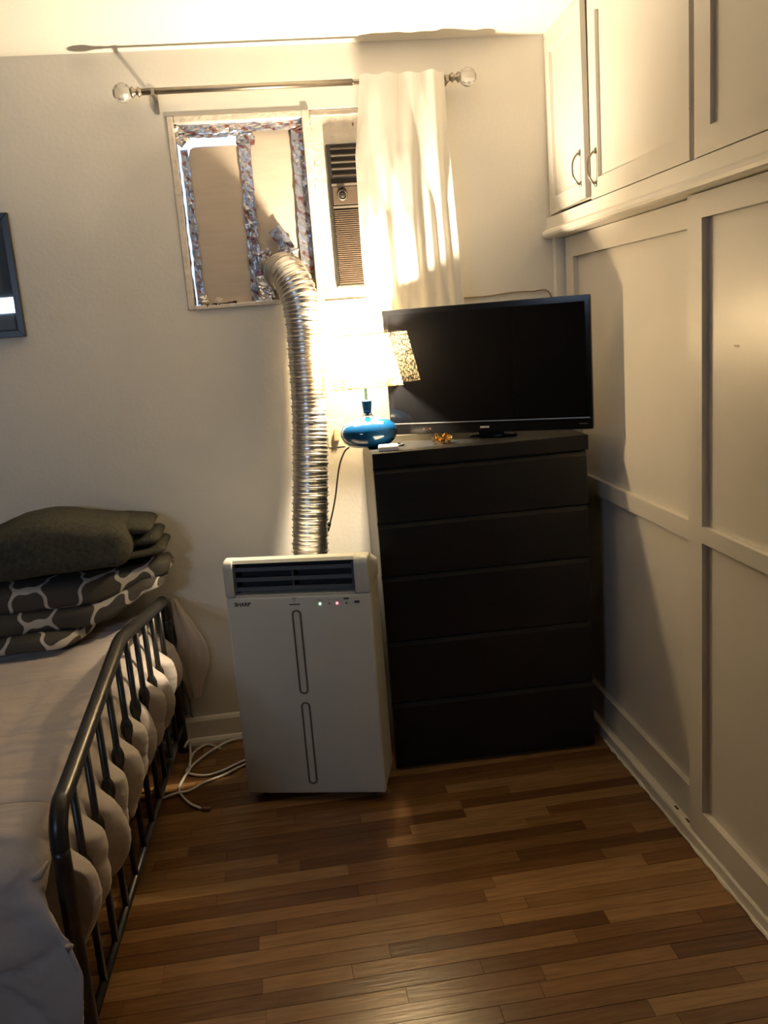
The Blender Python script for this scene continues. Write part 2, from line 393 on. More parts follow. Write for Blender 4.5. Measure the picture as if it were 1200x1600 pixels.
# ------------------------------------------------------------------ window with taped cardboard and filler panel
win = struct_root('window_1', (0, 0, 0))
def frame_piece(name, x0, x1, z0, z1, y0=-.006, y1=.07, m=CAULK):
    bm = bx(x0, x1, y0, y1, z0, z1, bev=.004, seg=2); return obj(name, bm, m, win)
frame_piece('jamb', WX0+.001, -.258, WZ0+.001, WZ1-.001)
frame_piece('head', -.258, .222, 2.462, WZ1-.001)
frame_piece('sill', -.258, .222, WZ0+.001, 1.803, y0=-.012)
frame_piece('mullion', .218, .246, WZ0+.001, WZ1-.001, y0=-.010)
frame_piece('jamb', .672, WX1-.001, WZ0+.001, WZ1-.001)
frame_piece('filler_panel', .246, .672, WZ0+.001, WZ1-.001, y0=.010, y1=.05)
obj('pane', bx(-.258, .218, .062, .066, 1.803, 2.462), PANE, win)
# lumpy caulk bead beside the mullion
pts = [(.249+random.uniform(-.003, .003), .006, 1.80+i*.02) for i in range(34)]
bm = bmesh.new(); rr = [random.uniform(.003, .0075) for _ in range(200)]
tube(bm, smooth_path(pts, 2), lambda i: rr[i % 200], 7); obj('caulk_bead', bm, CAULK, win, True)
pts = [(.25+i*.02, .006, 2.468+random.uniform(-.002, .002)) for i in range(21)]
bm = bmesh.new(); tube(bm, pts, lambda i: rr[(i*3) % 200]*.7, 6); obj('caulk_bead', bm, CAULK, win, True)
def sheet(x0, x1, z0, z1, y, t=.004, corner=0.0, amp=.0):
    nx, nz = 10, 16; bm = bmesh.new(); G = [[[None]*(nx+1) for _ in range(nz+1)] for _ in range(2)]
    for s in range(2):
        for j in range(nz+1):
            for i in range(nx+1):
                X = x0+(x1-x0)*i/nx; Z = z0+(z1-z0)*j/nz
                if corner:      # rounded upper left corner
                    dx = x0+corner-X; dz = Z-(z1-corner)
                    if dx > 0 and dz > 0:
                        q = max(dx, dz)/max(1e-6, math.hypot(dx, dz)); X = x0+corner-dx*q; Z = z1-corner+dz*q
                Y = y+s*t+amp*fbm((X, Z, y), 4)
                G[s][j][i] = bm.verts.new((X, Y, Z))
    for s in range(2):
        for j in range(nz):
            for i in range(nx): bm.faces.new((G[s][j][i], G[s][j][i+1], G[s][j+1][i+1], G[s][j+1][i]))
    per = [(0, i) for i in range(nx)]+[(j, nx) for j in range(nz)]+[(nz, i) for i in range(nx, 0, -1)]+[(j, 0) for j in range(nz, 0, -1)]
    for a, b in zip(per, per[1:]+per[:1]): bm.faces.new((G[0][a[0]][a[1]], G[0][b[0]][b[1]], G[1][b[0]][b[1]], G[1][a[0]][a[1]]))
    return bm
tag(obj('cardboard_panel', sheet(-.219, -.018, 1.8035, 2.384, .034, corner=.03, amp=.003), CARD, smooth=False), 'plain tan cardboard panel with rounded upper corner filling the shut window pane', 'cardboard')
tag(obj('cardboard_panel', sheet(-.012, .2175, 1.8035, 2.448, .046, amp=.003), CARD), 'tan cardboard panel behind the silver exhaust duct mouth, crossed by a shadow', 'cardboard')

def strip(p0, p1, width, y, crinkle=.004, n=26, wn=5, seed=0, taper=0):
    """a crinkled strip of tape in the window plane from p0 to p1 (x,z)"""
    rs = random.Random(seed); a = Vector(p0); b = Vector(p1); d = (b-a); L_ = d.length; d.normalize(); nn = Vector((-d.y, d.x))
    bm = bmesh.new(); rows = []
    for i in range(n+1):
        e0 = rs.uniform(-.0022, .0022); e1 = rs.uniform(-.0022, .0022); row = []
        for k in range(wn+1):
            s = -width/2+width*k/wn+(e0 if k == 0 else e1 if k == wn else 0)
            q = a+d*(L_*i/n)+nn*s
            row.append((q.x, y-abs(crinkle*fbm((q.x+seed, q.y, seed*.37), 26))-rs.uniform(0, crinkle*.35), q.y))
        rows.append(row)
    F = [[bm.verts.new(p) for p in r_] for r_ in rows]; B = [[bm.verts.new((p[0], p[1]+.0012, p[2])) for p in r_] for r_ in rows]
    for i in range(n):
        for k in range(wn):
            bm.faces.new((F[i][k], F[i][k+1], F[i+1][k+1], F[i+1][k])); bm.faces.new((B[i][k], B[i+1][k], B[i+1][k+1], B[i][k+1]))
        bm.faces.new((F[i][0], F[i+1][0], B[i+1][0], B[i][0])); bm.faces.new((F[i][wn], B[i][wn], B[i+1][wn], F[i+1][wn]))
    for i in (0, n):
        for k in range(wn): bm.faces.new((F[i][k], B[i][k], B[i][k+1], F[i][k+1]) if i == 0 else (F[i][k], F[i][k+1], B[i][k+1], B[i][k]))
    return bm
GT = 'foil tape strips on the window'
def tape(label, *a, **k):
    m_ = k.pop('m', TAPE); o = obj('foil_tape', strip(*a, **k), m_); return tag(o, label, 'tape', GT)
tape('narrow foil tape strip along the left window jamb outside the bright gap', (-.258, 1.805), (-.262, 2.40), .010, .030, seed=1)
tape('silver foil tape strip with red print down the free edge of the rounded cardboard', (-.231, 1.806), (-.232, 2.375), .028, .029, crinkle=.006, seed=2)
tape('upper foil tape strip crossing the whole window head under the plaster', (-.262, 2.444), (.218, 2.442), .030, .030, crinkle=.009, seed=3)
tape('lower foil tape strip with dark red print above the glowing blue slit', (-.235, 2.424), (.03, 2.421), .014, .034, crinkle=.005, seed=4)
tape('short foil tape patch at the top between the two cardboard panels', (-.035, 2.402), (.035, 2.396), .034, .036, crinkle=.006, seed=5)
tape('wide foil tape strip with red print covering the joint of the two cardboards', (-.013, 1.806), (-.006, 2.386), .044, .030, crinkle=.006, n=34, seed=6)
tape('foil tape strip with red print beside the painted mullion', (.190, 1.90), (.200, 2.43), .048, .034, crinkle=.006, n=34, seed=7)
tape('loose tilted foil tape flap sticking up above the duct mouth', (.075, 2.072), (.128, 1.985), .052, .020, crinkle=.002, n=8, seed=8)
tape('foil tape piece stuck over the duct rim', (.085, 1.992), (.160, 1.975), .030, .006, crinkle=.007, n=10, seed=9)
tape('crumpled foil tape end dangling by the lower sill', (.012, 1.90), (.030, 1.808), .050, .024, crinkle=.016, n=12, m=FOIL, seed=10)
tape('small folded foil tape scrap on the sill under the duct', (-.010, 1.809), (.040, 1.812), .022, .010, crinkle=.008, n=8, m=FOIL, seed=12)
tape('crumpled foil tape wad in the upper corner of the window', (-.268, 2.452), (-.222, 2.395), .046, .022, crinkle=.018, n=10, m=FOIL, seed=13)
tape('rusty foil tape scrap wrapped on the left rim of the duct', (.010, 1.965), (.052, 1.985), .034, .002, crinkle=.014, n=8, seed=14)
def wad(name, c, r_, m, label, cat, squash=(1, 1, 1), seed=0):
    bm = bmesh.new(); bmesh.ops.create_icosphere(bm, subdivisions=3, radius=1)
    for v in bm.verts:
        k = 1+.38*fbm(v.co+Vector((seed, seed, 0)), 2.4); v.co = Vector((v.co.x*squash[0], v.co.y*squash[1], v.co.z*squash[2]))*r_*k+Vector(c)
    return tag(obj(name, bm, m), label, cat)
wad('foil_wad', (-.222, .012, 1.820), .020, FOIL, 'crumpled ball of foil in the lower corner of the window', 'foil', seed=3)
wad('putty_lump', (-.165, .008, 1.815), .013, CAULK, 'small pale putty lump on the window sill before the cardboard', 'putty', (1.2, .8, 1), seed=5)
bm = strip((-.215, 1.7985), (-.095, 1.8045), .010, -.008, crinkle=.007, n=18, wn=2, seed=21)  # near-black strip painted in for the shade of the gap at the sill
tag(obj('dark_gap_strip', bm, DARKGAP), 'dark strip standing in for the black gap along the window sill', 'gap')

# ------------------------------------------------------------------ old window air conditioner behind the curtain
ac = thing('window_air_conditioner', 'old brown window air conditioner half hidden by the white curtain', 'air conditioner', (.298, 0, 1.832))
AW, AH = .345, .528
obj('housing', bx(0, AW, -.018, .20, 0, AH, bev=.004, seg=2), ACDARK2, ac)
for i in range(5):
    z = .505-i*.024
    bm = bmesh.new(); prism(bm, [(-.026, z), (-.016, z+.006), (-.016, z+.010), (-.026, z+.004)], 0, .016, AW-.012); obj('louver', bm, ACGREY if i in (1, 2, 3) else ACDARK, ac)
obj('control_panel', bx(.012, AW-.01, -.024, -.016, .305, .372, bev=.002), ACDARK, ac)
obj('bezel', bx(.010, AW-.01, -.026, -.016, .374, .383), ACGREY, ac); obj('bezel', bx(.010, AW-.01, -.026, -.016, .293, .301), ACGREY, ac)
bm = lathe(bmesh.new(), [(.020, 0), (.020, -.003), (.018, -.004)], 28, axis='Y', org=(.048, -.024, .340)); k = obj('dial', bm, ACDARK2, ac)
obj('dial_ring', tube(bmesh.new(), [(.048+.0165*math.cos(a), -.0285, .340+.0165*math.sin(a)) for a in [2*PI*q/28 for q in range(28)]], .0018, 6, closed=True), ACGREY, k, True)
bm = lathe(bmesh.new(), [(.0105, 0), (.0105, -.008), (.009, -.010)], 24, axis='Y', org=(.048, -.0285, .340)); obj('knob', bm, ACDARK2, k, True)
obj('latch', bx(.030, .058, -.030, -.022, .366, .374), ACDARK2, ac)
for i in range(36):
    z = .012+i*.0077
    obj('grille_slat', bx(.012, AW-.010, -.027, -.016, z, z+.0042), ACDARK, ac)
tag(obj('drip_mark', bx(.408, .414, .004, .0095, 2.425, 2.437, bev=.002), BROWNPLUG), 'small dark brown stain spot on the panel above the window air conditioner', 'stain')

# ------------------------------------------------------------------ curtain rod
RODY, RODZ = -.088, 2.556
rod = thing('curtain_rod', 'brushed nickel curtain rod with faceted crystal end knobs above the window', 'curtain rod', (.21, RODY, RODZ))
tube_o = obj('rod_tube', tube(bmesh.new(), [(-.56, 0, 0), (.20, 0, 0)], .0115, 18), NICKEL, rod, True)
obj('rod_inner_tube', tube(bmesh.new(), [(.16, 0, 0), (.60, 0, 0)], .0092, 18), NICKEL, rod, True)
for s, x0 in ((-1, -.56), (1, .565)):
    prof = [(.012, 0), (.013, .006), (.017, .008), (.017, .013), (.011, .016), (.010, .024), (.014, .027), (.019, .031), (.019, .035), (.012, .037)]
    obj('finial_collar', lathe(bmesh.new(), [(r_, s*h) for r_, h in prof], 20, axis='X', org=(x0, 0, 0)), NICKEL, rod, True)
    prof = [(.013, .036), (.026, .046), (.034, .062), (.034, .074), (.026, .090), (.012, .100)]
    obj('finial', lathe(bmesh.new(), [(r_, s*h) for r_, h in prof], 9, axis='X', org=(x0, 0, 0)), CRYSTAL, rod)
for x in (-.520, .553):
    bm = bmesh.new(); box(bm, x-.007, x+.007, -.016, .088, -.016, -.0118); box(bm, x-.008, x+.008, .0805, .0875, -.058, .02, bev=.001)
    box(bm, x-.006, x+.006, -.018, -.014, -.016, .004)
    obj('bracket', bm, NICKEL, rod)

# ------------------------------------------------------------------ white curtain panel, gathered at one end
def curtain():
    nu, nv = 150, 70; bm = bmesh.new(); G = []
    for j in range(nv+1):
        v = j/nv; z = 2.574-v*.90; row = []
        ease = min(1, v*3.2)
        xl = .436-.043*ease+.004*math.sin(v*7); xr = .750+.002*v+.022*v*v
        for i in range(nu+1):
            u = i/nu
            x = xl+(xr-xl)*u
            ph = u*2*PI
            lean = 2.4*max(0, .55-v)             # folds slant near the rod
            saw = lambda a: 2*abs(((a/(2*PI)) % 1)**1.8-.5)-.5
            f = saw(ph*2.0+lean*2.6+.4)*.75*(1-.4*v)+.30*math.sin(ph*4.0-lean*2.4+1.2)+.22*math.sin(ph*7+v*2)*v
            sharp = math.copysign(abs(f)**.75, f)
            amp = .010+.016*min(1, v*1.6)
            tubefold = .018*math.exp(-((u-.86)/.055)**2)
            y = RODY-.020-amp*.6-sharp*amp-tubefold+.006*fbm((x*3, z*1.2, 2), 2)
            zz = z+(.004*math.sin(ph*4) if j == 0 else 0)
            row.append(bm.verts.new((x, min(y, RODY-.0125), zz)))
        G.append(row)
    for j in range(nv):
        for i in range(nu): bm.faces.new((G[j][i], G[j][i+1], G[j+1][i+1], G[j+1][i]))
    return bm
cur = obj('curtain', curtain(), CURTAIN, smooth=True); tag(cur, 'white sheer curtain panel bunched on the rod in front of the window air conditioner', 'curtain')
bm = bmesh.new(); pts = [(.438+.312*i/40, RODY+.0145, 2.572) for i in range(41)]
G0 = [bm.verts.new(p) for p in pts]; G1 = [bm.verts.new((p[0], p[1]+.002*math.sin(i), 2.535)) for i, p in enumerate(pts)]
for i in range(40): bm.faces.new((G0[i], G0[i+1], G1[i+1], G1[i]))
obj('rod_pocket', bm, CURTAIN, cur, True)

# ------------------------------------------------------------------ exhaust duct
hose_pts = [(.088, .03, 1.900), (.092, -.02, 1.905), (.110, -.085, 1.890), (.136, -.128, 1.825), (.148, -.146, 1.740), (.146, -.156, 1.574), (.138, -.180, 1.358), (.116, -.218, 1.117), (.090, -.245, .849), (.080, -.25, .62), (.075, -.262, .50), (.072, -.30, .43), (.068, -.338, .415)]
dense = smooth_path(hose_pts, 60)
# resample by length
ds = [0]
for a, b in zip(dense, dense[1:]): ds.append(ds[-1]+(b-a).length)
total = ds[-1]; pitch = .0155; sub = 5; nst = int(total/pitch*sub); path = []; j = 0
for i in range(nst+1):
    t = total*i/nst
    while j < len(ds)-2 and ds[j+1] < t: j += 1
    f = (t-ds[j])/max(1e-9, ds[j+1]-ds[j]); path.append(dense[j].lerp(dense[j+1], f))
def hr(i):
    k = (i % sub)/sub; return .0655+.0042*(0 if k == 0 else 1 if k < .25 else .35 if k < .45 else .15 if k < .65 else .3)+.0012*math.sin(i*.37)
duct = thing('exhaust_duct', 'ribbed silver flexible exhaust duct running from the window down behind the portable unit', 'duct', (.088, 0, 1.9))
o = obj('duct_hose', tube(bmesh.new(), path, hr, 36, caps=False), ALU, duct, True); o.location = (-.088, 0, -1.9)
WIRE = mat('duct_rib_wire', (.62, .56, .47), .3, metal=1)
def rib(i):
    p = path[i]; t = (path[min(i+1, nst)]-path[max(i-1, 0)]).normalized(); q = t.to_track_quat('Z', 'Y').to_matrix()
    return [p+q@Vector((.0708*math.cos(a), .0708*math.sin(a), 0)) for a in [2*PI*k/28 for k in range(28)]]
me0 = None
for i in range(sub, nst-sub, sub*2):
    if path[i].z < .80: break
    obj('duct_rib', tube(bmesh.new(), [Vector(c)-Vector((.088, 0, 1.9)) for c in rib(i)], .0017, 5, closed=True), WIRE, duct, True)

# ------------------------------------------------------------------ chest of drawers
CHX, CHY, CHR, CHW, CHH, CHD = .333, -.4765, -.0276, .790, 1.232, .445
ch = thing('chest_of_drawers', 'tall black-brown chest of five wide drawers carrying the television', 'chest of drawers', (CHX, CHY, 0), CHR)
obj('side_panel', bx(0, .022, .022, CHD, 0, CHH-.055, bev=.001), BLACKBROWN, ch); obj('side_panel', bx(CHW-.028, CHW-.006, .022, CHD, 0, CHH-.055, bev=.001), BLACKBROWN, ch)
obj('top', bx(0, CHW, 0, CHD, CHH-.054, CHH, bev=.0015), BLACKBROWN, ch)
obj('back_panel', bx(.022, CHW-.028, CHD-.012, CHD-.002, .02, CHH-.056), BLACKBROWN, ch)
obj('carcass', bx(.023, CHW-.029, .026, CHD-.013, .012, CHH-.056), DARKGAP, ch)
zb = [1.176, .974, .773, .520, .275, .012]
for a, b in zip(zb, zb[1:]):
    bm = bmesh.new(); prism(bm, [(.003, b+.003), (.003, a-.020), (.012, a-.004), (.0215, a-.004), (.0215, b+.003)], 0, .001, CHW-.007)
    d = obj('drawer', bm, BLACKBROWN, ch)
obj('plinth', bx(.03, CHW-.035, .03, .05, 0, .012), BLACKBROWN, ch)

# ------------------------------------------------------------------ television
TVW, TVH, TVZ = .772, .471, 1.257
tv = thing('television', 'flat black television on the chest of drawers, angled away from the closet', 'television', (.4431, -.1845, CHH), -.4774)
z0 = TVZ-CHH
obj('back_cover', bx(.06, TVW-.06, .022, .062, z0+.05, z0+TVH-.05, bev=.012, seg=2), TVBLACK, tv)
obj('housing', bx(0, TVW, 0, .030, z0, z0+TVH, bev=.004, seg=2), TVBLACK, tv)
obj('screen', bx(.022, TVW-.020, -.0012, .004, z0+.045, z0+TVH-.022), TVSCREEN, tv)
bz = obj('bezel', bx(.001, TVW-.001, -.0035, .002, z0+.002, z0+.040, bev=.001), TVBLACK, tv)
obj('trim_line', bx(.008, TVW-.012, -.0042, .0, z0+.0405, z0+.0440), TVTRIM, tv)
obj('top_bezel', bx(.001, TVW-.001, -.003, .002, z0+TVH-.018, z0+TVH-.001), TVBLACK, tv)
bm = bmesh.new()
for k_ in range(5): box(bm, .358+k_*.0070, .358+k_*.0070+.0058, -.0042, -.0034, z0+.0165, z0+.0235)
obj('logo_print', bm, PRINTLIGHT, bz)
obj('energy_print', bx(TVW-.050, TVW-.020, -.0040, -.003, z0+.020, z0+.023), mat('faint_print', (.06, .06, .06), .5), bz)
for x in (.135, .160): obj('sensor', bx(x, x+.005, -.0042, -.003, z0+.017, z0+.023), mat('sensor_red', (.10, .03, .02), .4), bz)
bm = bmesh.new(); lathe(bm, [(.105, 0.0), (.105, .006), (.095, .010), (.03, .011)], 32, .9, .22, org=(TVW/2, .070, 0)); st = obj('stand_base', bm, TVBLACK, tv, True)
obj('stand_neck', bx(TVW/2-.045, TVW/2+.045, .040, .065, .010, z0+.06), TVBLACK, tv)

# ------------------------------------------------------------------ lamp
LX, LY = .350, -.268
lamp = thing('table_lamp', 'blue glazed ceramic table lamp with glowing rectangular gold shade on the chest', 'lamp', (LX, LY, CHH))
prof = [(.052, .0), (.072, .004), (.094, .020), (.106, .045), (.106, .060), (.096, .082), (.072, .098), (.045, .106), (.026, .112), (.017, .120), (.0155, .130)]
obj('base', lathe(bmesh.new(), prof, 48, 1.02, .80), GLAZE, lamp, True)
obj('neck', lathe(bmesh.new(), [(.0155, .128), (.0165, .140), (.019, .155), (.0195, .166), (.021, .170), (.020, .174)], 24), GLAZE, lamp, True)
obj('stem', lathe(bmesh.new(), [(.006, .174), (.006, .270), (.013, .272), (.013, .310), (.010, .312)], 16), BRASS, lamp, True)
obj('bulb', lathe(bmesh.new(), [(.010, .312), (.013, .322), (.022, .340), (.026, .357), (.022, .374), (.010, .384)], 20), BULB, lamp, True)
SB, ST_ = .2235, .416
def shade():
    bm = bmesh.new(); R0 = [(sx*.136, sy*.058, SB) for sx, sy in ((-1, -1), (1, -1), (1, 1), (-1, 1))]; R1 = [(sx*.094, sy*.040, ST_) for sx, sy in ((-1, -1), (1, -1), (1, 1), (-1, 1))]
    a = [bm.verts.new(p) for p in R0]; b = [bm.verts.new(p) for p in R1]
    for i in range(4): bm.faces.new((a[i], a[(i+1) % 4], b[(i+1) % 4], b[i]))
    return bm, R0, R1
bm, R0, R1 = shade()
sh = obj('shade', bm, SHADE, lamp)
for R_ in (R0, R1): obj('shade_rim', tube(bmesh.new(), [Vector(p) for p in R_], .0016, 6, closed=True), BRASS, sh)
bm = bmesh.new(); zt = ST_-.012
for a in ((-.096, 0, 0, 0), (.096, 0, 0, 0)): tube(bm, [(a[0], 0, zt), (0, 0, zt)], .0013, 6)
tube(bm, [(0, -.042, zt), (0, .042, zt)], .0013, 6); tube(bm, smooth_path([(0, -.0, .235), (-.038, 0, .25), (-.042, 0, .33), (-.03, 0, .393), (0, 0, zt)], 5), .0016, 6)
tube(bm, smooth_path([(0, 0, .235), (.038, 0, .25), (.042, 0, .33), (.03, 0, .393), (0, 0, zt)], 5), .0016, 6)
obj('harp', bm, BRASS, lamp)
pl = bpy.data.lights.new('lamp_bulb_light', 'POINT'); pl.energy = LAMP_W; pl.color = LAMP_COL; pl.shadow_soft_size = .026
plo = bpy.data.objects.new('lamp_bulb_light', pl); C.objects.link(plo); plo.location = (LX, LY, CHH+.362)
cordpts = [(.270, -.262, 1.234), (.252, -.235, 1.212), (.230, -.205, 1.150), (.206, -.185, 1.029), (.184, -.165, .945)]
lc = thing('lamp_cord', 'thin black lamp cord with inline switch hanging between duct and chest', 'cord', (.262, -.262, 1.25))
def rel(pts, o): return [Vector(p)-Vector(o) for p in pts]
obj('cable', tube(bmesh.new(), rel(smooth_path(cordpts+[(.176, -.160, .925)], 8), (.262, -.262, 1.25)), .0032, 8), CORDB, lc, True)
obj('cable', tube(bmesh.new(), rel(smooth_path([(.165, -.152, .90), (.150, -.140, .865), (.143, -.125, .80), (.15, -.10, .60), (.17, -.06, .42)], 8), (.262, -.262, 1.25)), .0032, 8), CORDB, lc, True)
bm = bx(-.008, .008, -.007, .007, -.020, .020, bev=.003, seg=2); sw = obj('inline_switch', bm, CORDB, lc); sw.location = Vector((.170, -.156, .912))-Vector((.262, -.262, 1.25)); sw.rotation_euler = (.2, .35, 0)

# small things on the chest
bmx = thing('small_white_box', 'small flat white plastic box lying by the lamp base', 'box', (.402, -.405, CHH), -.12)
obj('case', bx(-.036, .036, -.036, .036, 0, .017, bev=.004, seg=2), WHITEPL, bmx); obj('lid_seam', bx(-.0362, .0362, -.0362, .0362, .011, .0115), mat('seam', (.5, .46, .40), .5), bmx)
bow = thing('gift_bow', 'shiny gold foil gift bow lying before the television', 'bow', (.605, -.372, CHH))
bm = bmesh.new(); rs = random.Random(4)
for i in range(26):
    a = rs.uniform(0, 2*PI); el = rs.uniform(.1, 1.1); L_ = rs.uniform(.030, .046); wd = rs.uniform(.008, .011)
    d = Vector((math.cos(a)*math.cos(el), math.sin(a)*math.cos(el), math.sin(el))); s = Vector((-math.sin(a), math.cos(a), 0))*wd/2
    base = Vector((0, 0, .004)); up = Vector((0, 0, 1)) if el < .8 else Vector((math.cos(a), math.sin(a), 0))
    lp = [base, base+d*L_*.5+up*.008, base+d*L_+up*.004, base+d*L_*.95-up*.006, base+d*L_*.5-up*.004]
    lp = [Vector((q.x, q.y, max(q.z, .0012))) for q in lp]
    A = [bm.verts.new(q+s) for q in lp]; B = [bm.verts.new(q-s) for q in lp]
    for k in range(4): bm.faces.new((A[k], A[k+1], B[k+1], B[k]))
o = obj('ribbon_loops', bm, GOLD, bow); md = o.modifiers.new('t', 'SOLIDIFY'); md.thickness = .0006
obj('backing', lathe(bmesh.new(), [(.014, 0), (.014, .004), (.010, .006)], 14), GOLD, bow)
# coiled ribbon tail / cable scrap by the lamp foot
tag(obj('cable_scrap', tube(bmesh.new(), smooth_path([(.445, -.30, CHH+.004), (.47, -.325, CHH+.004), (.455, -.345, CHH+.004), (.435, -.335, CHH+.004)], 8), .0035, 7), CORDB, smooth=True), 'short black cable scrap between the lamp base and the television', 'cable')

# outlet with a beige plug left of the lamp
ol = thing('wall_outlet', 'wall outlet with a beige plug in the glow beside the lamp', 'outlet', (.243, 0, 1.262))
obj('plate', bx(-.035, .035, -.005, -.0005, -.057, .057, bev=.002), WHITEPL, ol)
bm = bmesh.new(); prism(bm, [(-.011, -.028), (.011, -.028), (.009, .010), (.006, .018), (-.006, .018), (-.009, .010)], 1, -.034, -.005, bev=.002); obj('plug', bm, BEIGE, ol)

# thin cord tacked along the wall above the television
tag(obj('wall_cable', tube(bmesh.new(), smooth_path([(.775, -.006, 1.762), (.80, -.006, 1.757), (.90, -.006, 1.757), (1.0, -.006, 1.764), (1.08, -.006, 1.762), (1.16, -.006, 1.745), (1.165, -.006, 1.55)], 6), .0028, 7), mat('tan_cable', (.32, .22, .13), .5), smooth=True), 'thin tan cable running along the wall above the television', 'cable')

# ------------------------------------------------------------------ portable air conditioner
UX, UY, UR, UW, UH = -.230, -.5565, -.2527, .512, .885
un = thing('portable_air_conditioner', 'ivory portable air conditioner on casters between the bed and the chest', 'air conditioner', (UX, UY, 0), UR)
ZB = .032
def cheek(x0, x1, name='side_cheek'):
    p = [(0.0, .755), (0.0, .862), (.006, .876), (.018, .883), (.052, .886), (.066, .881), (.225, .818), (.230, .808), (.230, .755)]
    bm = bmesh.new(); prism(bm, [(y, z+ZB) for y, z in p], 0, x0, x1, bev=.0045); return auto_smooth(obj(name, bm, UNIT, un), 50)
cheek(0, .034); cheek(.462, .512)
obj('body', bx(.003, UW-.003, .030, .229, ZB, ZB+.752, bev=.008, seg=2), UNIT, un)
fp = obj('front_panel', bx(0, UW, 0, .032, ZB, ZB+.753, bev=.009, seg=3), UNIT, un); auto_smooth(fp, 50)
obj('rear_top', prism(bmesh.new(), [(.075, .755+ZB), (.075, .872+ZB), (.224, .812+ZB), (.228, .755+ZB)], 0, .033, .463), UNIT, un)
obj('top_lip', prism(bmesh.new(), [(.012, .872+ZB), (.020, .882+ZB), (.052, .885+ZB), (.070, .878+ZB), (.070, .871+ZB)], 0, .033, .463), UNIT, un)
obj('vent_well', prism(bmesh.new(), [(.060, .755+ZB), (.060, .872+ZB), (.073, .872+ZB), (.073, .755+ZB)], 0, .035, .461), UNITBLACK, un)
obj('vent_floor', prism(bmesh.new(), [(.004, .753+ZB), (.004, .758+ZB), (.060, .764+ZB), (.060, .753+ZB)], 0, .035, .461), UNIT, un)
for (y, z) in ((.010, .772), (.012, .806), (.014, .842)):
    bm = bmesh.new(); prism(bm, [(y, z+ZB), (y+.034, z-.006+ZB), (y+.036, z+.010+ZB), (y+.002, z+.015+ZB)], 0, .036, .460, bev=.0012); obj('louver', bm, UNITGREY, un)
for x in (.240,): obj('louver_divider', prism(bmesh.new(), [(.016, .775+ZB), (.020, .850+ZB), (.052, .850+ZB), (.052, .775+ZB)], 0, x, x+.007), UNITGREY, un)
for x in (.036, .453): obj('louver_divider', prism(bmesh.new(), [(.008, .766+ZB), (.014, .866+ZB), (.055, .866+ZB), (.055, .766+ZB)], 0, x, x+.006), UNITGREY, un)
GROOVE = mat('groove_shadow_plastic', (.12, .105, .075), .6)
def racetrack(x, z0_, z1_, hw):
    pts = []
    for k in range(13): a = PI*k/12; pts.append((x+hw*math.cos(a), 0, z1_-hw+hw*math.sin(a)))
    for k in range(13): a = PI+PI*k/12; pts.append((x+hw*math.cos(a), 0, z0_+hw+hw*math.sin(a)))
    return pts
for z0_, z1_ in ((.392+ZB, .700+ZB), (.042+ZB, .356+ZB)):
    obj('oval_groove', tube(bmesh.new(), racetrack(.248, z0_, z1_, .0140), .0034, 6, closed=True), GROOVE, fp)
    obj('oval_inlay', prism(bmesh.new(), [(p[0], p[2]) for p in racetrack(.248, z0_+.004, z1_-.004, .0100)], 1, -.0012, .002), UNIT, fp)
lettering('logo_lettering', 'SHARP', .02, PRINT, fp, (.030, -.0006, ZB+.722), True, .058)
obj('caption_print', bx(.226, .264, -.0008, .001, ZB+.7205, ZB+.7245), PRINT, fp)
bm = bmesh.new(); prism(bm, [(.235, ZB+.748), (.255, ZB+.748), (.245, ZB+.732)], 1, -.0008, .001); obj('emblem', bm, PRINTLIGHT, fp)
LZ = ZB+.722
for x, m_, r_ in ((.335, LEDG, .0040), (.368, PRINT, .0026), (.395, LEDR, .0042), (.428, PRINT, .0035)):
    obj('indicator', lathe(bmesh.new(), [(r_, 0), (r_, -.0012), (r_*.6, -.002)], 14, axis='Y', org=(x, 0, LZ)), m_, fp)
for x, wd, m_ in ((.335, .022, PRINTLIGHT), (.368, .012, PRINTLIGHT), (.395, .020, PRINTLIGHT), (.428, .018, PRINT)):
    obj('indicator_caption', bx(x-wd/2, x+wd/2, -.0008, .001, LZ+.0125, LZ+.0125+(.006 if m_ is PRINT else .002)), m_, fp)
obj('receiver_window', bx(.456, .474, -.0012, .001, LZ-.001, LZ+.007), PRINT, fp)
for x in (.05, .46):
    for y in (.055, .185):
        bm = bmesh.new(); lathe(bm, [(.0155, -.009), (.0155, .009)], 16, axis='X', org=(x, y, .0155)); box(bm, x-.012, x+.012, y-.01, y+.01, .024, ZB+.002); obj('caster', bm, UNITBLACK, un)
obj('duct_socket', lathe(bmesh.new(), [(.078, .226), (.078, .246), (.070, .250)], 28, axis='Y', org=(.32, 0, .415)), UNITBLACK, un)

# ------------------------------------------------------------------ white cords on the floor
fc = thing('power_cord', 'loose white power cord looping over the floor beside the portable air conditioner', 'cord', (-.45, -.3, 0))
pA = [(-.490, -.185, .070), (-.474, -.165, .086), (-.470, -.175, .045), (-.474, -.215, .007), (-.480, -.275, .006), (-.412, -.318, .006), (-.345, -.305, .008), (-.275, -.25, .006), (-.19, -.20, .006)]
pB = [(-.36, -.10, .006), (-.415, -.05, .006), (-.465, -.105, .006), (-.476, -.20, .006), (-.470, -.262, .012), (-.488, -.318, .006), (-.498, -.412, .006), (-.453, -.515, .006), (-.405, -.568, .006)]
pC = [(-.56, -.455, .006), (-.50, -.442, .013), (-.455, -.422, .006), (-.404, -.376, .006), (-.332, -.335, .006), (-.25, -.27, .006), (-.17, -.24, .006)]
pD = [(-.470, -.258, .013), (-.441, -.198, .013), (-.38, -.11, .012), (-.300, -.045, .012), (-.20, -.05, .006)]
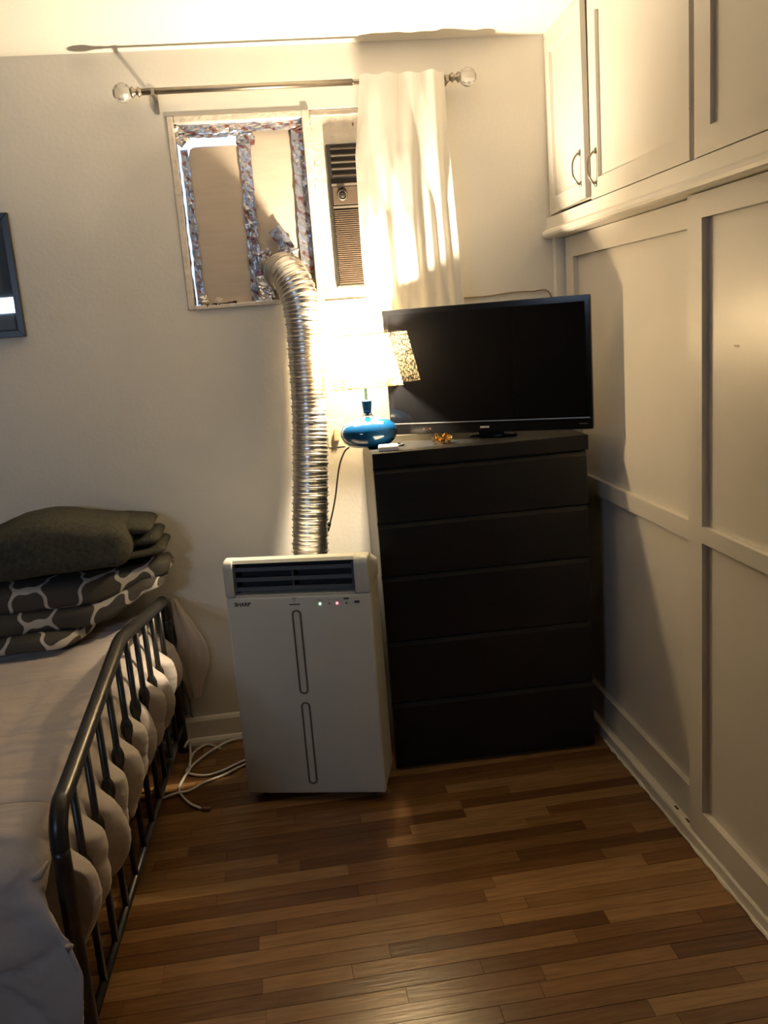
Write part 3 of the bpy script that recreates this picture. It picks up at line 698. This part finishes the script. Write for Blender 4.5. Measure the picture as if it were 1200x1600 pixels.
for P_ in (pA, pB, pC, pD): obj('cable', tube(bmesh.new(), rel(smooth_path(P_, 8), (-.45, -.3, 0)), .0052, 8), CORDW, fc, True)
bm = bx(-.016, .016, -.008, .008, 0, .013, bev=.003, seg=2); o = obj('plug_end', bm, BROWNPLUG, fc); o.location = (-.385+.45, -.578+.3, 0); o.rotation_euler = (0, 0, -.25)

# ------------------------------------------------------------------ picture on the wall
pf = thing('picture_frame', 'black framed picture under glass hung high beside the taped window', 'picture', (-1.115, 0, 1.960))
HW_, HH_ = .221, .224; FWd = .024
def memb(poly): return prism(bmesh.new(), poly, 1, -.024, -.002, bev=.0012)
o_, i_ = (HW_, HH_), (HW_-FWd, HH_-FWd)
for sgn in (1, -1):
    obj('frame_rail', memb([(-o_[0], sgn*o_[1]), (o_[0], sgn*o_[1]), (i_[0], sgn*i_[1]), (-i_[0], sgn*i_[1])]), FRAMEBLK, pf)
    obj('frame_rail', memb([(sgn*o_[0], -o_[1]), (sgn*o_[0], o_[1]), (sgn*i_[0], i_[1]), (sgn*i_[0], -i_[1])]), FRAMEBLK, pf)
obj('mat_board', bx(-i_[0], i_[0], -.008, -.003, -i_[1], i_[1]), MATBOARD, pf)
obj('print', bx(-.15, .165, -.0095, -.0075, -.055, .075), PICT, pf)
obj('pale_strip', bx(-i_[0], .185, -.0095, -.0075, -.195, -.085), PALEPRINT, pf)
obj('glass', bx(-i_[0], i_[0], -.014, -.012, -i_[1], i_[1]), PICGLASS, pf)

# ------------------------------------------------------------------ closet wall
XN, XFR, XU = 1.178, 1.213, 1.168
def slide_door(name, x, y0, y1, z0_, z1_, stile, ztop, zm0, zm1, zbot, stile_far):
    """y0 > y1: y0 is the end nearer the back wall"""
    d = struct_root(name, (x, (y0+y1)/2, 0)); cyy = (y0+y1)/2; T = .032
    def part(n, a, b, c, e, x0=0, x1=T, bev=0): obj(n, bx(x0, x1, min(a, b)-cyy, max(a, b)-cyy, c, e, bev=bev), CLOSET, d)
    part('stile', y0, y0-stile_far, z0_, z1_); part('stile', y1+stile, y1, z0_, z1_)
    part('rail', y0-stile_far, y1+stile, ztop, z1_); part('rail', y0-stile_far, y1+stile, zm0, zm1); part('rail', y0-stile_far, y1+stile, z0_, zbot)
    part('panel', y0-stile_far+.001, y1+stile-.001, zm1+.001, ztop-.001, .020, .027, 0); part('panel', y0-stile_far+.001, y1+stile-.001, zbot+.001, zm0-.001, .020, .027, 0)
    return d
slide_door('door_1', XFR, -.050, -1.26, .028, 1.958, .08, 1.880, .968, 1.030, .145, .085)
d2 = slide_door('door_2', XN, -1.170, -2.38, .052, 1.958, .08, 1.894, 1.000, 1.048, .144, .083)
obj('scuff_mark', bx(.0194, .0202, .36, .385, 1.555, 1.562), mat('scuff', (.52, .45, .36), .6), d2)
# jamb by the back wall, dark gap, header and cornice
bm = bmesh.new(); box(bm, 1.177, 1.30, -.034, 0, .04, 1.962); struct('trim_4', bm, TRIM)
struct('closet_dark_sheet', bx(1.245, 1.299, -2.45, -.034, 0, 1.96), DARKGAP)  # near-black sheet behind the doors, its colour stands for the closet's shade
bm = bmesh.new(); prism(bm, [(1.29, 1.962), (1.148, 1.962), (1.139, 1.967), (1.135, 1.976), (1.138, 1.987), (1.147, 1.994), (1.156, 1.997), (1.156, 2.040), (1.166, 2.043), (1.29, 2.043)], 1, -2.6, -.0005)
struct('trim_1', bm, TRIM)
bm = bmesh.new(); prism(bm, [(1.172, 0), (1.172, .040), (1.176, .046), (1.186, .046), (1.188, .036), (1.200, .036), (1.202, .026), (1.245, .026), (1.245, 0)], 1, -2.6, -.034)
struct('trim_2', bm, TRIM)
# ragged paint and caulk along the foot of the track
pts = [(1.171+random.uniform(-.003, .001), -.46-i*.03, .004) for i in range(60)]
rq = [random.uniform(.003, .0085) for _ in range(120)]
struct('trim_6', tube(bmesh.new(), pts, lambda i: rq[i], 6), TRIM)
GB = thing('track_grit', 'two dark bits of debris in the sliding door track', 'debris', (1.194, -1.02, .0365))
for dy in (-.02, -.10): obj('grit', bx(-.004, .004, dy-.012, dy+.01, 0, .004, bev=.001), DARKGAP, GB)

def cab_door(parent, y0, y1, z0_, z1_, stile_far, stile_near, rail, x=XU, T=.019):
    """a framed door seen from the room; y0 nearer the back wall; returns the door frame object"""
    bm = bmesh.new(); box(bm, 0, T, -stile_far, 0, 0, z1_-z0_); W_ = y0-y1
    box(bm, 0, T, -W_, -W_+stile_near, 0, z1_-z0_); box(bm, 0, T, -W_+stile_near, -stile_far, 0, rail); box(bm, 0, T, -W_+stile_near, -stile_far, z1_-z0_-rail, z1_-z0_)
    d = obj('door', bm, CLOSET, parent); d.location = Vector((x, y0, z0_))-parent.location
    obj('panel', bx(.013, .018, -W_+stile_near-.002, -stile_far+.002, rail-.002, z1_-z0_-rail+.002), CLOSET, d)
    return d
def handle(door, y, zc):
    bm = bmesh.new(); h = .052
    tube(bm, smooth_path([(0, 0, -h), (-.012, 0, -h+.004), (-.026, 0, -h*.5), (-.029, 0, 0), (-.026, 0, h*.5), (-.012, 0, h-.004), (0, 0, h)], 5), lambda i: .0030+.0018*abs(i-15)/15, 8)
    for s in (-1, 1): prism(bm, [(-.006, s*(h+.010)), (.006, s*(h+.010)), (.0075, s*(h-.008)), (-.0075, s*(h-.008))], 0, -.004, 0)
    o = obj('handle', bm, PEWTER, door, True); o.location = (0, y, zc); o['label'] = 'pewter arched pull handle'; return o
CT = 2.694
c1 = thing('overhead_cabinet', 'cream painted double door cabinet above the closet in the lamp glow', 'cabinet', (XU, -.6, 2.045))
obj('face_frame', prism(bmesh.new(), [(.020, -1.228), (.020, .597), (.11, .597), (.11, -.02), (.125, -.02), (.125, -1.228)][:0] or [(.020, -.628), (.020, .5995), (.032, .5995), (.032, -.628)], 2, .0, CEILZ-2.0455), CLOSET, c1)
obj('top_filler', bx(0, .0195, -.628, .5995, CT-2.045+.003, CEILZ-2.0455), CLOSET, c1)
da = cab_door(c1, -.012, -.452, 2.050, CT, .06, .06, .06); da.rotation_euler = (-.018, 0, -.032)
db = cab_door(c1, -.472, -1.204, 2.047, CT, .066, .066, .064)
handle(da, -.395, .104); handle(db, -.050, .098)
for z in (.13, .55): obj('hinge', bx(-.003, .004, -.738, -.730, z, z+.05, bev=.001), CLOSET, db)
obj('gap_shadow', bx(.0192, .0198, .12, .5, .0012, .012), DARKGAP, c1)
c2 = thing('overhead_cabinet', 'cream painted overhead cabinet door beside the double door cabinet, away from the window wall', 'cabinet', (XU, -1.6, 2.045))
obj('face_frame', bx(.020, .032, -.62, .371, 0, CEILZ-2.0455), CLOSET, c2); obj('top_filler', bx(0, .0195, -.62, .371, CT-2.045+.003, CEILZ-2.0455), CLOSET, c2)
dc = cab_door(c2, -1.243, -1.98, 2.047, CT, .075, .066, .066)
struct('trim_7', bx(XU+.002, XU+.0195, -1.2425, -1.2285, 2.046, CT), CLOSET)
struct('wall_side', bx(1.16, 1.30, YF, -2.60, 0, CEILZ), WALL)

# ------------------------------------------------------------------ bed
P0 = Vector((-.508, -.072, 0)); D = Vector((-.039, -.99924, 0)).normalized(); NN = Vector((-D.y, D.x, 0))*1.0
if NN.x < 0: NN = -NN
FL = 1.635
def FB(s, z, off=0): return P0+D*s+NN*off+Vector((0, 0, z))
bed = thing('bed_frame', 'gunmetal metal bed frame with a peaked spindle footboard facing the closet', 'bed', tuple(FB(FL/2, 0)))
B0 = Vector(bed.location)
def rb(pts): return [Vector(p)-B0 for p in pts]
def topz(s): return .662+.128*(1-abs(s-FL*.5)/(FL*.5))*1.0
def bedend(off, first):
    def F(s, z): return FB(s, z, off)
    pts = [F(0, .0), F(0, .45), F(0, .585), F(.012, .635), F(.05, .672), F(.12, topz(.12)), F(FL*.30, topz(FL*.3)), F(FL*.46, topz(FL*.46)), F(FL*.5, topz(FL*.5)-.004), F(FL*.54, topz(FL*.54)), F(FL*.7, topz(FL*.7)), F(FL-.12, topz(FL-.12)), F(FL-.05, .672), F(FL-.012, .635), F(FL, .585), F(FL, .45), F(FL, 0)]
    a = smooth_path(pts[:3], 4); 
    obj('post', tube(bmesh.new(), rb(smooth_path(pts[:3], 4)), .0205, 14), BEDMETAL, bed, True)
    obj('post', tube(bmesh.new(), rb(smooth_path(pts[-3:], 4)), .0205, 14), BEDMETAL, bed, True)
    obj('top_rail', tube(bmesh.new(), rb(smooth_path(pts[2:-2], 5)), .0215, 14), BEDMETAL, bed, True)
    obj('bottom_rail', tube(bmesh.new(), rb([F(.0, .115), F(FL, .115)]), .012, 10), BEDMETAL, bed, True)
    for k in range(1, 11):
        s = FL*k/11; zt_ = topz(s); kz = .425+.115*(1-abs(s-FL*.5)/(FL*.5))
        sp = obj('spindle', tube(bmesh.new(), rb([F(s, .118), F(s, kz), F(s, zt_-.012)]), lambda i: .0102, 8), BEDMETAL, bed, True)
        c = F(s, kz)-B0
        kb = obj('knob', lathe(bmesh.new(), [(.010, -.036), (.014, -.027), (.018, -.013), (.019, .008), (.015, .022), (.010, .032)], 7, org=tuple(c)), BEDMETAL, sp)
bedend(0, True); bedend(-1.96, False)
for s in (.04, FL-.04): obj('side_rail', tube(bmesh.new(), rb([FB(s, .098, 0), FB(s, .098, -1.96)]), .014, 8), BEDMETAL, bed, True)
ang = math.atan2(-D.x, -D.y)*-1
def bedbox(name, label, cat, s0, s1, o0, o1, z0_, z1_, m, bev):
    o = obj(name, bx(-(o1-o0)/2, (o1-o0)/2, -(s1-s0)/2, (s1-s0)/2, 0, z1_-z0_, bev=bev, seg=3), m, smooth=False)
    o.location = FB((s0+s1)/2, z0_, (o0+o1)/2); o.rotation_euler = (0, 0, math.atan2(NN.y, NN.x)); auto_smooth(o, 50); return tag(o, label, cat)
bedbox('box_spring', 'dark brown box spring under the mattress, seen through the footboard spindles', 'box spring', .07, FL-.08, -1.90, -.100, .120, .38, BOXSPRING, .02)
bedbox('mattress', 'thick mattress hidden under the taupe comforter', 'mattress', .065, FL-.10, -1.90, -.115, .382, .530, MATTRESS, .03)

def comforter():
    """bed top, then down behind the footboard and puffed out between the spindles; a near side flap hangs to the floor"""
    bm = bmesh.new(); ns, no = 300, 110; G = []
    ztop = .612; step = FL/11
    def seam(a, p): return abs(((a/p+.5) % 1)-.5)*2      # 0 at a seam .. 1 between seams
    smax = FL+.046; T1 = .50
    for i in range(ns+1):
        st = .035+(smax-.035)*i/ns; sd = .046+(FL-.046-.046)*i/ns; row = []
        g = abs(math.sin(PI*sd/step)); gap = (max(0, g-.40)/.60)**.6; ki = int(sd/step)
        rs_ = random.Random(ki*7+3)
        zb_ = .245+.035*rs_.random()+.075*(1-gap)+.02*math.sin(sd*9+1)
        depth = .078+.026*rs_.random(); phs = rs_.random()*6
        for j in range(no+1):
            t = j/no
            if t < T1: off = -1.35+(1.35-.11)*(t/T1); z = ztop; s = st
            else:
                q = (t-T1)/(1-T1)
                s = st+(sd-st)*min(1, q/.20)
                if q < .20:
                    a = q/.20*PI/2; off = -.11+.072*math.sin(a); z = ztop-.070*(1-math.cos(a))
                else:
                    r_ = (q-.20)/.80; z = ztop-.070-(ztop-.070-zb_)*r_; off = -.038
                    bulge = math.sin(PI*min(1, .08+r_*.92))**.5
                    lump = .80+.20*abs(math.sin(r_*3.4+phs))+.025*fbm((sd*8, r_*9, phs), 2)
                    off += gap*depth*bulge*lump*min(1, r_*4+.15)+.012*(1-gap)*min(1, r_*4)
                    if r_ > .90: off -= .045*((r_-.90)/.10)**2*(.3+.7*gap)
            if t < .58:                                    # quilting and soft creases on the top
                k = min(1, (.58-t)*12)
                pu = seam(s+.155, .40); qv = seam(off+.3, .52)
                z += k*(.020*(min(pu*7, 1)**.55)+.014*(min(qv*9, 1)**.55)-.028)
                z += k*.011*fbm((off*1.1, s*3.2, 3), 2)+k*.012*fbm((off*1.3, s*10, 7), 1.5)
            if s > FL-.07:
                e = (s-(FL-.07))/.105; z -= .050*e*e*(1 if t < .58 else max(0, 1-(t-.58)*12))
            row.append(bm.verts.new(FB(s, z, off)))
        G.append(row)
    for i in range(ns):
        for j in range(no): bm.faces.new((G[i][j], G[i][j+1], G[i+1][j+1], G[i+1][j]))
    jm = int(no*.605); last = G[ns][:jm+1]; rows = 60
    for r_ in range(1, rows+1):
        q = r_/rows; cur_ = []
        for j in range(jm+1):
            b0 = G[ns][j].co; rel_ = b0-P0; s0 = rel_.dot(D); off = rel_.dot(NN); u = j/jm
            un_ = min(1, (off+1.35)/1.312)
            swell = .040*math.sin(PI*min(1, q*1.25))**.7+(.020*math.sin(un_*25+q*2.4)+.022*math.sin(un_*12+1+q))*min(1, q*2)+.030*fbm((un_*4, q*3, 5), 1.7)*min(1, (1-un_)*8+.1)
            dg = min(seam(q*1.0+un_*1.3+.1, .42), seam(q*1.0-un_*1.6+.35, .55))
            e0 = (.030*(min(dg*5, 1)**.5)-.020)*min(1, (1-un_)*8+.15)
            fl = min(1, q*5)
            dsw = (swell+e0)*fl+.05*q
            s0 += (smax-s0)*min(1, q*8)
            if un_ > .85: dsw = max(dsw, .006)
            p = FB(s0+dsw, b0.z-(b0.z-.055)*q, off+(.074*min(1, max(0, q-.09)*3.5)**.7+.012*math.sin(max(0, q-.14)*7))*max(0, un_)**6)
            cur_.append(bm.verts.new(p))
        for j in range(jm): bm.faces.new((last[j], last[j+1], cur_[j+1], cur_[j]))
        last = cur_
    # the cloth tucks in around the inside of the near post
    e0_ = G[ns][jm:]; e1_ = [bm.verts.new(v.co-NN*(.125 if k > 3 else .03*k)) for k, v in enumerate(e0_)]
    e2_ = [bm.verts.new(v.co+D*.080) for v in e1_]
    for A, B in ((e0_, e1_), (e1_, e2_)):
        for k in range(len(A)-1): bm.faces.new((A[k], A[k+1], B[k+1], B[k]))
    return bm
cf = obj('comforter', comforter(), COMF, smooth=True); md = cf.modifiers.new('thickness', 'SOLIDIFY'); md.thickness = .012; md.offset = -1
tag(cf, 'taupe quilted comforter spread on the bed, puffing through the footboard spindles', 'comforter')

# ------------------------------------------------------------------ folded covers on the bed
def softslab(bm, x0, x1, yf, yb, z0_, z1_, seedv, namp=.012, nx=70, nr=44, pw=.55, endr=.05, uvl=None, uoff=0, tilt=0.0, sag=None, fold=0):
    """rounded folded slab; yf(x), yb(x) front and back edges; z0_(x), z1_(x) bottom and top"""
    rings = []; arc = []
    for i in range(nx+1):
        t = .5-.5*math.cos(PI*i/nx); x = x0+(x1-x0)*t; e = min((x-x0), (x1-x))/endr
        k = 1 if e >= 1 else math.sqrt(max(0.0, 1-(1-e)**2)); k = max(k, .10)
        a, b, c, d = yf(x), yb(x), z0_(x), z1_(x); ym, zm = (a+b)/2, (c+d)/2; hy, hz = (b-a)/2, (d-c)/2
        ring = []; s = 0; prev = None; uu = []
        for j in range(nr):
            th = 2*PI*j/nr-PI/2
            cc, ss = math.cos(th), math.sin(th)
            y = ym-math.copysign(abs(cc)**pw, cc)*(hy-(1-k)*min(hy, endr)); z = zm+math.copysign(abs(ss)**pw, ss)*hz*k
            n_ = namp*fbm((x*2.0+seedv, y*2.6, z*4+seedv), 1.7)+namp*.5*math.sin(x*9+z*18+seedv)*fbm((x, y, seedv), 2)
            if fold: n_ += -fold*max(0, 1-abs(ss)*5)*(1 if cc > 0 else 0)
            p = Vector((x, y-(n_ if cc > 0 else -n_)*abs(cc), max(z+n_*abs(ss)*.8, c-.002)))
            if prev is not None: s += (p-prev).length
            prev = p; uu.append(s); ring.append(bm.verts.new(p))
        rings.append(ring); arc.append(uu)
    uvlay = bm.loops.layers.uv.get('UVMap') or bm.loops.layers.uv.new('UVMap')
    def setuv(f, idx):
        for lp, (i, j, wrap) in zip(f.loops, idx):
            lp[uvlay].uv = (x0+(x1-x0)*(.5-.5*math.cos(PI*i/nx))+uoff, (arc[i][j] if not wrap else arc[i][-1]+.02)+uoff*.7)
    for i in range(nx):
        for j in range(nr):
            j2 = (j+1) % nr; wr = j2 == 0
            f = bm.faces.new((rings[i][j], rings[i][j2], rings[i+1][j2], rings[i+1][j])); setuv(f, ((i, j, 0), (i, j2, wr), (i+1, j2, wr), (i+1, j, 0)))
    for R_, i in ((rings[0], 0), (rings[-1], nx)):
        f = bm.faces.new(R_)
        for lp, j in zip(f.loops, range(nr)): lp[uvlay].uv = (x0 if i == 0 else x1, arc[i][j])
    return bm
def lerp(a, b, t): t = max(0, min(1, t)); return a+(b-a)*t
def skew(x, a=-.95, b=-.45): return max(0, min(1, (x-a)/(b-a)))
BT = .634
bm = bmesh.new()
# lowest fold: a flap reaching furthest forward
softslab(bm, -1.75, -.735, lambda x: -.505+.20*max(0, (x+.86)/.14)**2*(x > -.86), lambda x: -.06, lambda x: BT, lambda x: BT+.075-.02*skew(x, -.9, -.72), 1.3, .010, endr=.07, uoff=.0)
softslab(bm, -1.75, -.475, lambda x: -.455+.02*math.sin(x*7)+.20*skew(x, -.74, -.46), lambda x: -.045, lambda x: BT+.050+.068*skew(x, -.66, -.55), lambda x: BT+.150+.030*skew(x, -.66, -.55), 4.1, .014, endr=.06, uoff=.31)
softslab(bm, -1.75, -.447, lambda x: -.440+.015*math.sin(x*9+1)+.22*skew(x, -.72, -.45), lambda x: -.045, lambda x: BT+.130+.030*skew(x, -.66, -.55), lambda x: BT+.240-.004*skew(x, -.7, -.45), 7.7, .014, endr=.055, uoff=.57)
tag(obj('trellis_quilt', bm, TRELLIS, smooth=True), 'folded dark grey quilt with pale trellis print under the olive fleece blanket', 'quilt')
bm = bmesh.new()
hump = lambda x: .055*math.exp(-((x+.86)/.20)**2)
f0 = BT+.250
softslab(bm, -1.70, -.555, lambda x: -.465+.03*skew(x, -.7, -.55)-.02*math.exp(-((x+1.0)/.2)**2), lambda x: -.05, lambda x: f0+.006, lambda x: f0+.162+hump(x)-.055*max(0, -(x+.95))*2, 2.2, .014, endr=.055, pw=.5)
softslab(bm, -1.70, -.490, lambda x: -.33, lambda x: -.045, lambda x: f0+.104, lambda x: f0+.158-.02*skew(x, -.6, -.49), 5.2, .010, endr=.03, pw=.6)
softslab(bm, -1.70, -.468, lambda x: -.34+.04*skew(x, -.6, -.47), lambda x: -.045, lambda x: f0+.056, lambda x: f0+.102, 8.2, .008, endr=.025, pw=.7)
softslab(bm, -1.70, -.452, lambda x: -.35+.07*skew(x, -.6, -.45), lambda x: -.045, lambda x: f0+.012, lambda x: f0+.054, 9.2, .008, endr=.024, pw=.7)
tag(obj('fleece_blanket', bm, FLEECE, smooth=True), 'thick folded dark olive fleece blanket on top of the trellis quilt', 'blanket')

# ------------------------------------------------------------------ bag and cloth by the far bed post
def bagmesh():
    bm = bmesh.new(); nv, nu = 40, 36; rings = []
    for j in range(nv+1):
        v = j/nv; z = .655-v*.44
        if v < .42: xc = -.482+.05*(v/.42); hw = .012+.040*(v/.42); 
        else:
            q = (v-.42)/.58; xc = -.432-.006*q; hw = .052+.016*math.sin(PI*min(1, q*1.3))-.030*q*q
        hw = max(.008, hw); hy = .016+.012*math.sin(PI*v)
        ring = []
        for i in range(nu):
            a = 2*PI*i/nu; k = 1+.16*math.sin(a*5+v*4)+.12*fbm((math.cos(a), math.sin(a), v*5), 2.2)
            ring.append(bm.verts.new((xc+hw*math.cos(a)*k, -.040+hy*.8*math.sin(a)*min(k, 1.1), z)))
        rings.append(ring)
    for A, B in zip(rings, rings[1:]):
        for i in range(nu): bm.faces.new((A[i], A[(i+1) % nu], B[(i+1) % nu], B[i]))
    bm.faces.new(rings[0]); bm.faces.new(rings[-1][::-1]); return bm
tag(obj('plastic_bag', bagmesh(), BAGT, smooth=True), 'crumpled translucent plastic bag hanging beside the far bed post', 'bag')
bm = bmesh.new(); G = []
for j in range(25):
    v = j/24; z = .52-v*.39; row = []
    for i in range(9):
        u = i/8; row.append(bm.verts.new((-.500+.030*u+.010*v, -.012+.004*math.sin(u*8+v*3), z+.01*math.sin(u*5))))
    G.append(row)
for j in range(24):
    for i in range(8): bm.faces.new((G[j][i], G[j][i+1], G[j+1][i+1], G[j+1][i]))
o = obj('hanging_cloth', bm, BLUECLOTH, smooth=True); md = o.modifiers.new('t', 'SOLIDIFY'); md.thickness = .004; tag(o, 'narrow pale blue cloth hanging behind the far bed post', 'cloth')
